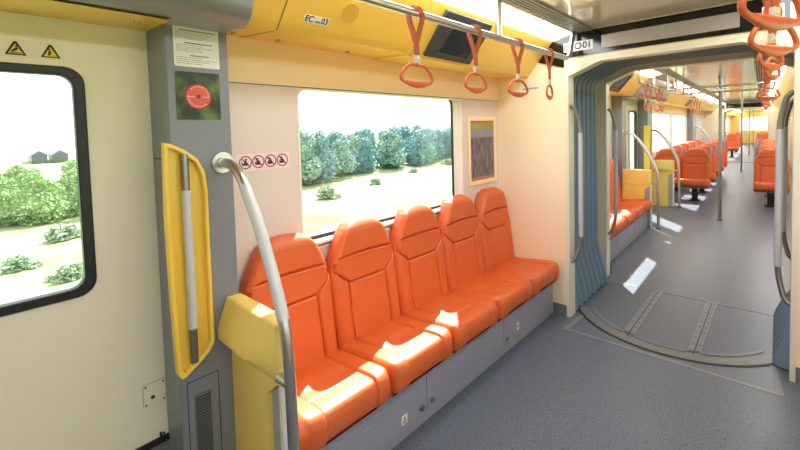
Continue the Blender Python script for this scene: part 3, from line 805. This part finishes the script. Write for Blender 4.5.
# right side of car one (behind and beside the camera)
F = FR(XR)
wr = MB(F).plate([(-Y1, 0), (-Y0, 0), (-Y0, 2.36), (-Y1, 2.36)], [rr(-2.725, .985, -1.235, 1.845, .055), rr(-.9, .985, .9, 1.845, .055)], -.03, 0).build('wall_right', peach, None, kind='structure')
window_unit(2, XR + .028, -1, 1.215, 2.745, .975, 1.862); window_unit(3, XR + .028, -1, -.92, .92, .975, 1.862)
cove(XR, -1, Y0, Y1, 0, 'trim_3')
light_strip(XR, -1, Y0 + .05, 3.375, 'long white light strip in the ceiling along the right side of the near car')
MB().box((XL - .06, Y0 - .08, 0), (XR + .06, Y0, 2.36)).build('wall_back', cream, None, kind='structure')
cove(XL, 1, Y0, -1.36, 0, 'trim_4')

# ------------------------------------------------------------------ GANGWAY
bellows(3.50, 4.44, 'blue-grey pleated bellows lining the gangway between the two cars')
gs = MB().box((-1.54, 3.40, -.1), (-1.52, 4.66, 2.4)).build('trim_gangway', blockm, None, kind='structure')  # added unseen panels that stop sun leaking in beside the bellows
MB().box((mo(-1.52), 3.40, -.1), (mo(-1.54), 4.66, 2.4)).build('outer_side', blockm, gs)
portal_loop(-1.262, 1, 3.42, 3.475, 'steel grab bar on the left jamb nearest the bench')
portal_loop(mo(-1.262), -1, 3.42, 3.475, 'steel grab bar on the right jamb at the right picture edge')
portal_loop(-1.297, 1, 4.56, 4.60, 'steel grab bar on the left jamb beyond the blue bellows')
portal_loop(mo(-1.297), -1, 4.56, 4.60, 'steel grab bar on the right jamb beyond the bellows')
# turntable bands and floor strips
def arc_band(r0, r1, a0, a1, z0, z1, name, mt, root=None, c=(-.62, 3.97), n=60):
    o = [(c[0] + r1*math.cos(math.radians(a0 + (a1-a0)*i/n)), c[1] + r1*math.sin(math.radians(a0 + (a1-a0)*i/n))) for i in range(n + 1)]
    i_ = [(c[0] + r0*math.cos(math.radians(a0 + (a1-a0)*i/n)), c[1] + r0*math.sin(math.radians(a0 + (a1-a0)*i/n))) for i in range(n + 1)]
    return MB(FZ(0)).plate(o + i_[::-1], [], z0, z1).build(name, mt, root, kind=None if root else 'structure')
tb = arc_band(.655, .735, 205, 335, -.001, .006, 'trim_turntable', brass)
arc_band(.735, .750, 205, 335, -.001, .003, 'outer_gap', black, tb)
arc_band(.600, .622, 205, 335, -.001, .003, 'inner_line', stripm, tb)
m = MB(FZ(.006))
for i in range(9):
    a = math.radians(215 + 14*i); m.disc((-.62 + .70*math.cos(a), 3.97 + .70*math.sin(a)), .006, 0, .002, 10)
m.build('bolts', steeld, tb)
fs = MB(FZ(0)).box((-1.235, 3.155, -.001), (mo(-1.235), 3.185, .002)).build('floor_strip', stripm, None, kind='structure')
m = MB(FZ(0))
m.plate([(-1.235, 3.185), (-1.20, 3.185), (-1.17, 3.56), (-1.20, 3.56)], [], -.001, .002); m.plate([(mo(-1.235), 3.185), (mo(-1.20), 3.185), (mo(-1.17), 3.56), (mo(-1.20), 3.56)], [], -.001, .002)
m.box((-1.262, 4.455, -.001), (mo(-1.262), 4.478, .002)); m.build('line', stripm, fs)
for x in (-.825, -.415):
    q = MB(FZ(0)).box((x - .040, 3.36 if x < -.6 else 3.345, -.001), (x + .040, 4.455, .003)).build('bolted_strip', stripm, fs)
    m = MB(FZ(.003)); m.box((x - .003, 3.36, 0), (x + .003, 4.455, .0006)); m.build('strip_seam', dark, q)
    m = MB(FZ(.003))
    for i in range(10):
        for s_ in (-1, 1): m.disc((x + s_*.02, 3.42 + i*.11), .0045, 0, .0015, 8)
    m.build('strip_bolts', dark, q)

# ------------------------------------------------------------------ CAR TWO and what lies beyond it (turned 1.2 degrees on the articulation)
CAR1 = TOP[:]; TOP.clear()
S, E2 = 4.56, 20.9
MB().box((XL - .06, 4.47, -.12), (XR + .06, 21.2, -.0008)).build('floor_far', floor2m, None, kind='structure')
MB().box((XL - .06, 4.6, 2.36), (XR + .06, 44.0, 2.50)).build('ceiling_far', ceilm, None, kind='structure')
portal(S + .125, -1, 'wall_end', .035)
my = lambda y: 7.94 - y
# left wall of car two
FX = FL(XL)
WB = (5.215, 6.705)
wl = [(10.3, 12.75), (13.05, 15.6), (17.0, 18.2)]
w = MB(FX).plate([(S, 0), (my(.79), 0), (my(.79), 1.857), (S, 1.857)], [rr(WB[0], .985, WB[1], 1.845, .055)], -.03, 0).build('wall_left', pinkish, None, kind='structure')
MB(FX).box((S, 1.857, -.06), (my(.79), 2.36, 0)).build('upper_panel', peach, w)
window_unit(4, -1.928, 1, WB[0] - .02, WB[1] + .02, .975, 1.862)
w = MB(FX).plate([(9.5, 0), (E2, 0), (E2, 1.857), (9.5, 1.857)], [rr(a, .985, b_, 1.845, .055) for a, b_ in wl], -.03, 0).build('wall_left', pinkish, None, kind='structure')
MB(FX).box((9.5, 1.857, -.06), (E2, 2.36, 0)).build('upper_panel', peach, w)
for k, (a, b_) in enumerate(wl): window_unit(5 + k, -1.928, 1, a - .02, b_ + .02, .975, 1.862, mull=((a + b_)/2 - .1, (a+b_)/2 + .75))
F = FL(-1.92)
def far_door(idx, a, b_):
    c = (a + b_)/2
    d = MB(F).plate([(a, .02), (b_, .02), (b_, 2.06), (a, 2.06)], [rr(a + .14, .6, b_ - .14, 1.852, .05)], -.05, 0).build('door_%d' % idx, cream, None, kind='structure')
    MB(F).plate(rr(a + .118, .578, b_ - .118, 1.874, .062), [rr(a + .15, .61, b_ - .15, 1.842, .045)], -.03, .010).build('window_frame', black, d)
    MB(F).plate(rr(a + .13, .59, b_ - .13, 1.86, .05), [], -.02, -.014).build('pane', glass, d)
    return d
far_door(3, 7.40, 8.22); far_door(4, 8.225, 9.05)
MB(F).box((7.1, 2.06, -.05), (9.5, 2.36, 0)).build('door_lintel', cream, None, kind='structure')
for (a, b_), mt in (((7.145, 7.405), grey), ((9.05, 9.5), grey)):
    MB(FZ(0)).prism([(-1.96, a), (-1.75, a), (-1.75, b_), (-1.96, b_)], 0, 2.36).build('pillar_left', mt, None, bevel=.003, kind='structure')
MB(FY()).prism(hp, 7.15, 9.50).build('trim_header', mat('header_mauve', rgb(150, 128, 132), .25), None, bevel=.006, kind='structure')  # grey header; a purplish reflection is put into its colour
MB(FZ(0)).prism([(-1.9, 15.85), (-1.75, 15.85), (-1.75, 16.7), (-1.9, 16.7)], 0, 2.06).build('pillar_left', grey, None, bevel=.003, kind='structure')
curved_pole(16.3, 1, 'curved steel pole beyond the left rows of transverse seats, deep in the far car')
hl = thing('recessed_grab_handle', 'yellow recessed grab handle on the far grey post beyond the bellows', 'grab handle', (-1.75, 9.25, 1.1))
F = FL(-1.745)
MB(F).plate([(8.99 + (u - .51)*1.55, v) for u, v in op], [[(8.99 + (u - .51)*1.55, v) for u, v in ip]], -.06, .045).build('bezel', yellowh, hl, bevel=.006)
MB(F).plate([(8.99 + (u - .51)*1.55, v) for u, v in ip], [], -.06, .002).build('recess', yellowh, hl)
MB().tube([(-1.722, 9.11, 1.52), (-1.722, 9.11, .69)], .0165, 10).build('bar', steeld, hl)
cove(XL, 1, S + .05, 7.15, 0, 'trim_5'); cove(XL, 1, 9.5, E2, 0, 'trim_6'); cove(XR, -1, S + .05, E2, 0, 'trim_7')
light_strip(XL, 1, S + .06, 7.14, 'ceiling light strip above the bench of the far car'); light_strip(XL, 1, 9.51, E2 - .05, 'ceiling light strip on the left side above the rows of far seats'); light_strip(XR, -1, S + .06, E2 - .05, 'ceiling light strip along the right side of the far car')
air_grille(XL, 1, S + .06, E2 - .05, 'dark slotted air grille along the left ceiling of the far car'); air_grille(XR, -1, S + .06, E2 - .05, 'dark slotted air grille along the right ceiling of the far car')
F = FR(XR)
MB(F).plate([(-E2, 0), (-S, 0), (-S, 2.36), (-E2, 2.36)], [rr(-b_, .985, -a, 1.845, .055) for a, b_ in [WB] + [(7.6, 8.9)] + wl], -.03, 0).build('wall_right', peach, None, kind='structure')
for k, (a, b_) in enumerate([WB] + [(7.6, 8.9)] + wl): window_unit(8 + k, XR + .028, -1, a - .02, b_ + .02, .975, 1.862)
# far monitors
for a, l in ((5.75, 'dark display screen in the cornice just beyond the bellows'), (12.6, 'second display screen in the cornice of the far car, above the left rows of seats')):
    t = thing('ceiling_monitor', l, 'monitor', (-1.49, a + .25, 2.18))
    MB(INC).plate([(a, .018), (a + .5, .014), (a + .48, .318), (a - .012, .317)], [[(a + .06, .05), (a + .44, .05), (a + .44, .28), (a + .06, .28)]], -.004, .012).build('bezel', darkgrey, t)
    MB(INC).plate([(a + .05, .04), (a + .45, .04), (a + .45, .29), (a + .05, .29)], [], -.003, .004).build('screen', screen, t)
# bench of car two
bench_base(my(3.375) - .0, my(.80), 'grey box base under the far row of bench seats beyond the bellows', detail=False)
ll = ['orange bench seat just beyond the bellows, nearest the gangway', 'second orange bench seat beyond the bellows', 'middle orange bench seat of the row beyond the bellows', 'fourth orange bench seat beyond the bellows', 'orange bench seat beside the yellow panel beyond the bellows']
f0 = thing('bench_chair', ll[0], 'seat', (0, 0, 0), 'far row of five bench seats')
fb = BK2.build('backrest', orange, f0, smooth=50); fc = CU2.build('cushion', orange, f0, smooth=50)
f0.location = (-1.75, my(0.835 + PITCH*4.5), .305)
for i in range(1, 5): copy_thing(f0, (-1.75, my(0.835 + PITCH*(4.5 - i)), .305), ll[i], 'far row of five bench seats')
end_panel(my(.748), -1, 'yellow end panel closing the far bench beyond the bellows')
curved_pole(my(.760), -1, 'curved steel pole beside the far bench end panel')
end_panel(9.25, 1, 'yellow end panel in front of the rows of transverse seats')
curved_pole(9.262, 1, 'curved steel pole in front of the rows of transverse seats')
ceiling_rail(-1.19, 5.5, 20.4, [6.4, 7.5, 8.3, 9.2, 10.3, 11.6, 13.2, 15.2, 17.0], 'long steel ceiling rail with struts over the left side of the far car', bend_start=True, z=2.11)
ceiling_rail(-.05, 4.86, 20.4, [6.2, 8.4, 10.6, 12.8], 'long steel ceiling rail over the right side of the far car', bend_start=True)
gl_ = 'straps on the rails of the far car'
for y, rz, l in ((5.9, .05, 'nearest strap hanging over the far bench beyond the bellows'), (6.2, .3, 'second strap hanging over the far bench beyond the bellows'), (6.65, -.2, 'third strap hanging over the far bench beyond the bellows'), (7.0, .3, 'fourth strap hanging over the far bench beyond the bellows')): hanging_strap((-1.19, y, 2.11), l, gl_, rz, h0)
for i, y in enumerate((10.2, 10.7, 11.2, 11.7)): hanging_strap((-1.19, y, 2.11), ['first', 'second', 'third', 'fourth'][i] + ' of the straps over the left rows of transverse seats', gl_, .1, h0)
for i, y in enumerate((5.0, 5.5, 6.4, 7.9, 9.0, 10.2)): hanging_strap((-.05, y, 2.125), ['first', 'second', 'third', 'fourth', 'fifth', 'sixth'][i] + ' strap on the right rail beyond the gangway', gl_, -.8 + .15*i, h0)
# centre poles
def centre_pole(y, label, loop=False, x=-.601):
    t = thing('floor_pole', label, 'grab pole', (x, y, 0))
    MB().tube([(x, y, 0), (x, y, 2.36)], .024, 14).build('pole', steeld, t, smooth=60)
    m = MB(FZ(0)); m.disc((x, y), .04, 0, .03, 20); m.build('foot', steeld, t, bevel=.004)
    MB(FZ(2.33)).disc((x, y), .035, 0, .03, 20).build('top_flange', steeld, t)
    if loop:
        pth = fillet([(-1.19, y - 1.05, 2.12), (.03, y - 1.05, 2.12), (.03, y + .3, 2.12), (-1.19, y + .3, 2.12)], .06, 6)
        MB().tube(pth, .0155, 12).build('cross_rail', steel, t, smooth=60)
        for dy in (-1.05, .3): MB().tube([(x, y, 2.12), (x, y + dy, 2.12)], .012, 10).build('rail_link', steel, t)
    return t
centre_pole(8.4, 'nearest steel floor pole in the middle of the far aisle', True)
centre_pole(17.27, 'second steel floor pole, deep in the far aisle')
centre_pole(25.8, 'third steel floor pole, beyond the second gangway', x=-.58)
centre_pole(34.05, 'farthest thin steel floor pole at the end of the train', x=-.55)
# transverse seats
def pedestal_chair(label, sg):
    ts = thing('pedestal_chair', label, 'seat', (0, 0, 0), 'transverse seats of the far car')
    for o in (fb, fc):
        c = o.copy(); COL.objects.link(c); c.parent = ts
    m = MB(); m.box((-.10, -.24, -.03), (.36, .24, .0)); m.box((-.11, -.22, .0), (-.085, .22, .70)); m.build('shell', greyd, ts, bevel=.006)
    m = MB(); m.box((.08, -.05, -.302), (.16, .05, -.03)); m.box((.0, -.09, -.304), (.26, .09, -.285)); m.build('pedestal', black, ts, bevel=.008)
    MB().tube(fillet([(-.09, sg*.240, .40), (-.12, sg*.247, .80), (-.12, sg*.14, .82)], .05, 6), .011, 10).build('grab_handle', sidegrey, ts, smooth=60)
    return ts
RZ = -PI/2
ord_ = ['front', 'second', 'third', 'fourth', 'fifth']
rows = [10.45, 11.75, 13.05, 14.35, 15.65]
ts = pedestal_chair('front-row orange aisle seat on the left of the far aisle', 1)
tr_ = pedestal_chair('front-row orange single seat on the right of the far aisle', -1)
for p, x in ((ts, -1.13), (tr_, .04)): p.location = (x, rows[0], .305); p.rotation_euler = (0, 0, RZ)
for i, y in enumerate(rows):
    if i: 
        copy_thing(ts, (-1.13, y, .305), '%s-row orange aisle seat on the left of the far aisle' % ord_[i], None, RZ)
        copy_thing(tr_, (.04, y, .305), '%s-row orange single seat on the right of the far aisle' % ord_[i], None, RZ)
    copy_thing(ts, (-1.637, y, .305), '%s-row orange window seat on the left of the far aisle' % ord_[i], None, RZ)
# second gangway, third car
portal(E2, 1, 'wall_end'); portal(E2 + 1.15, -1, 'wall_end')
MB(FN(E2)).plate([(-1.40, 2.17), (mir(-1.40), 2.17), (mir(-1.30), 2.34), (-1.30, 2.34)], [], 0, .02).build('trim_fascia', blackg, None, kind='structure')
bellows(E2 + .12, E2 + 1.03, 'distant pleated bellows of the second gangway deep in the train')
MB().box((XL - .06, 21.2, -.12), (XR + .06, 44, -.001)).build('floor_end', floor2m, None, kind='structure')
ft = MB(FZ(0)).box((-1.26, 20.9, -.001), (mir(-1.26), 21.0, .004)).build('trim_threshold', dark, None, kind='structure')
T3 = E2 + 1.1
holes = [(22.6, 24.4), (25.0, 27.4), (28.0, 30.4), (31.0, 33.4), (34.0, 36.4)]
for sx, FF, nm in ((1, FL(XL), 'wall_left'), (-1, FR(XR), 'wall_right')):
    if sx > 0: MB(FF).plate([(T3, 0), (44, 0), (44, 2.36), (T3, 2.36)], [rr(a, .985, b_, 1.845, .055) for a, b_ in holes], -.03, 0).build(nm, peach, None, kind='structure')
    else: MB(FF).plate([(-44, 0), (-T3, 0), (-T3, 2.36), (-44, 2.36)], [rr(-b_, .985, -a, 1.845, .055) for a, b_ in holes], -.03, 0).build(nm, peach, None, kind='structure')
    cove(XL if sx > 0 else XR, sx, T3, 40, 0, 'trim_8'); light_strip(XL if sx > 0 else XR, sx, T3 + .1, 39.9, 'distant ceiling light strip on the %s side of the last car' % ('left' if sx > 0 else 'right'))
for k, (a, b_) in enumerate(holes[:3]): window_unit(14 + k, -1.928, 1, a - .02, b_ + .02, .975, 1.862)
# cab wall with a broad window at the very end
cw = MB(FN(40)).plate([(XL, 0), (XR, 0), (XR, 2.36), (XL, 2.36)], [rr(-1.4, .95, .16, 1.95, .05)], -.06, 0).build('wall_cab', yellowp, None, kind='structure')
MB(FN(40)).box((-1.4, .95, -.05), (.16, 1.95, -.044)).build('pane', glass, cw)
for x, y, l in ((-1.16, 24.6, 'lone orange seat on the left beyond the second gangway'), (mir(-1.16), 24.9, 'lone orange seat on the right beyond the second gangway'), (-1.16, 28.4, 'distant orange seat on the left near the end of the train'), (mir(-1.16), 28.4, 'distant orange seat on the right near the end of the train')):
    copy_thing(ts, (x, y, .305), l, 'transverse seats of the last car', RZ)
th = .0206; C2 = Matrix.Translation((-.62, 3.97, 0)) @ Matrix.Rotation(th, 4, 'Z') @ Matrix.Translation((.62, -3.97, 0))
for o in TOP: 
    M = Matrix.Translation(o.location) @ o.rotation_euler.to_matrix().to_4x4()
    M = C2 @ M
    o.location = M.translation; o.rotation_euler = M.to_euler()
CAR2 = TOP[:]; TOP.clear()

# ------------------------------------------------------------------ OUTDOORS
GZ = -3.0
mb = MB()
def gz(x, y): return GZ + .5*math.sin(x*.05 + 1)*math.cos(y*.06) + .03*max(0, -x - 60)
mb.grid(lambda a, b_: (-420 + 560*a, -200 + 600*b_, gz(-420 + 560*a, -200 + 600*b_) if (-420 + 560*a) < -6 else GZ), 90, 90)
mb.build('ground', grassm, None, kind='structure', smooth=0)
mb = MB()
mb.grid(lambda a, b_: (-260 - 120*a, -150 + 560*b_, GZ + 2 + (18 + 7*math.sin(b_*9) + 3*math.sin(b_*31 + 1) + 1.2*math.sin(b_*90))*math.sin(PI*min(1, a*1.0)*.5) * (.55 + .45*sm(.3, .75, b_))), 24, 120)
mb.build('hills', hillm, None, kind='structure', smooth=0)
def tree_meshes(seed, h, wd, n, lm):
    rnd = random.Random(seed)
    blobs = []
    for i in range(9):
        t = rnd.random(); zz = h*(.12 + .76*t); rr_ = wd*(.5 - .28*abs(t - .35)/.65)
        a = rnd.random()*2*PI; q = rnd.random()**.5 * wd*.42*(1 - .5*t)
        blobs.append((q*math.cos(a), q*math.sin(a), zz, rr_*(.55 + .4*rnd.random())))
    mb = MB()
    for i in range(n):
        bx, by, bz, br = rnd.choice(blobs)
        v = Vector((rnd.gauss(0, 1), rnd.gauss(0, 1), rnd.gauss(0, 1))).normalized() * br * (.55 + .5*rnd.random())
        c = Vector((bx, by, max(.25, bz + v.z))) + Vector((v.x, v.y, 0))
        d1 = Vector((rnd.gauss(0, 1), rnd.gauss(0, 1), rnd.gauss(0, .6))).normalized(); d2 = d1.cross(Vector((rnd.gauss(0, 1), rnd.gauss(0, 1), rnd.gauss(0, 1)))).normalized()
        sz = .09 + .11*rnd.random()
        i0 = [mb.P(c + d1*sz*p + d2*sz*q) for p, q in ((-1, 0), (0, -.6), (1, 0), (0, .6))]
        mb.F(i0)
    tk = MB().tube([(0, 0, -.6), (.05, 0, h*.25), (0, .05, h*.55), (.05, .05, h*.8)], [.14*wd/3, .11*wd/3, .07*wd/3, .02], 8)
    return mb, tk
kinds = []
KL = ['dense blue-green tree in the tree line across the meadow', 'light green tree in the tree line across the meadow', 'slim pale green tree in the tree line across the meadow', 'low round bush on the open meadow']
for k, (h, wd, n, lm) in enumerate(((5.6, 4.4, 4600, leaf[0]), (5.0, 4.6, 4800, leaf[1]), (5.6, 3.2, 3400, leaf[2]), (.9, 2.3, 1100, leaf[3]))):
    cr, tk = tree_meshes(20 + k, h, wd, n, lm)
    t = thing('tree' if k < 3 else 'bush', KL[k], 'tree' if k < 3 else 'bush', (0, 0, 0), 'trees of kind ' + ['blue-green', 'light green', 'slim', 'bush'][k])
    cr.build('crown', lm, t, smooth=0); tk.build('trunk' if k < 3 else 'stem', bark, t)
    kinds.append(t)
rnd = random.Random(11)
spots = []
y = -9.0
while y < 74:
    for row in range(3):
        x = -31 - 4.0*row - rnd.random()*4 - max(0, y - 20)*.10
        spots.append((x, y + rnd.random()*2, rnd.choice([0, 0, 1, 2, 2] if y > 12 else [1, 1, 1, 2])))
    y += 2.8
bush = [(-26, 24.5, 3), (-23.5, 17.5, 3), (-29, 33, 3), (-31, 42, 3), (-25, 3.0, 3), (-20, 1.1, 3), (-17, 2.05, 3)]
used = set()
for x, y, k in spots + bush:
    sc = rnd.uniform(.70, .95) * (.86 if y < 12 else 1) if k < 3 else rnd.uniform(.45, .8)
    loc = (x, y, gz(x, y) - .05); rz = rnd.random()*6.28
    if k not in used:
        used.add(k); o = kinds[k]; o.location = loc; o.rotation_euler = (0, 0, rz)
    else: o = copy_thing(kinds[k], loc, KL[k], None, rz)
    o.scale = (sc, sc, sc)
for k in range(4): kinds[k]['group'] = ['blue-green trees of the tree line', 'light green trees of the tree line', 'slim trees of the tree line', 'meadow bushes'][k]
for o in TOP:
    if o.get('label') in KL: o['group'] = ['blue-green trees of the tree line', 'light green trees of the tree line', 'slim trees of the tree line', 'meadow bushes'][KL.index(o['label'])]

for x, y, l in ((-92, 8.2, 'distant grey house with a dark roof behind the trees, left one of two'), (-92, 10.9, 'distant grey house with a dark roof behind the trees, right one of two')):
    t = thing('house', l, 'house', (x, y, GZ), 'distant houses')
    MB().box((x - 3, y - 1.0, GZ - 1), (x + 3, y + 1.0, -.6)).build('walls', darkgrey, t)
    MB(frame((x, 0, 0), (0, 1, 0), (0, 0, 1), (1, 0, 0))).prism([(y - 1.2, -.7), (y + 1.2, -.7), (y, .1)], -3.3, 3.3).build('roof', darkgrey, t)
# ------------------------------------------------------------------ light
W = bpy.data.worlds.new('World'); scn.world = W; W.use_nodes = True
bg = W.node_tree.nodes['Background']; bg.inputs['Color'].default_value = (.84, .93, 1.0, 1); bg.inputs['Strength'].default_value = 3.2
sl_ = bpy.data.lights.new('sun', 'SUN'); sl_.energy = 22; sl_.angle = .009; sl_.color = (1, .97, .91)
so = bpy.data.objects.new('sun', sl_); COL.objects.link(so)
so.rotation_euler = Vector((1, -1.33, -1.85)).to_track_quat('-Z', 'Y').to_euler(); so.location = (-10, 12, 20)

# ------------------------------------------------------------------ camera
R = [[0.73115014, 0.68164403, -0.02794445], [0.01113459, -0.05287903, -0.99853885], [-0.68212572, 0.72977067, -0.04625234]]
cam = bpy.data.cameras.new('camera'); co = bpy.data.objects.new('camera', cam); COL.objects.link(co)
cam.sensor_fit = 'HORIZONTAL'; cam.sensor_width = 36; cam.lens = 36 * 405.331 / 800; cam.shift_y = -(225 - 150.403) / 800
cam.clip_start = .02; cam.clip_end = 2000
M = Matrix.Identity(4)
for k in range(3):
    M[k][0] = R[0][k]; M[k][1] = -R[1][k]; M[k][2] = -R[2][k]
M[2][3] = 1.6
co.matrix_world = M
scn.camera = co
scn.view_settings.view_transform = 'Standard'; scn.view_settings.look = 'None'; scn.view_settings.gamma = 1; scn.view_settings.use_curve_mapping = False
scn.view_settings.exposure = -0.2
cy_ = scn.cycles
cy_.use_denoising = True; cy_.max_bounces = 10; cy_.diffuse_bounces = 6; cy_.glossy_bounces = 4; cy_.transparent_max_bounces = 12; cy_.sample_clamp_indirect = 8; cy_.caustics_reflective = False; cy_.caustics_refractive = False
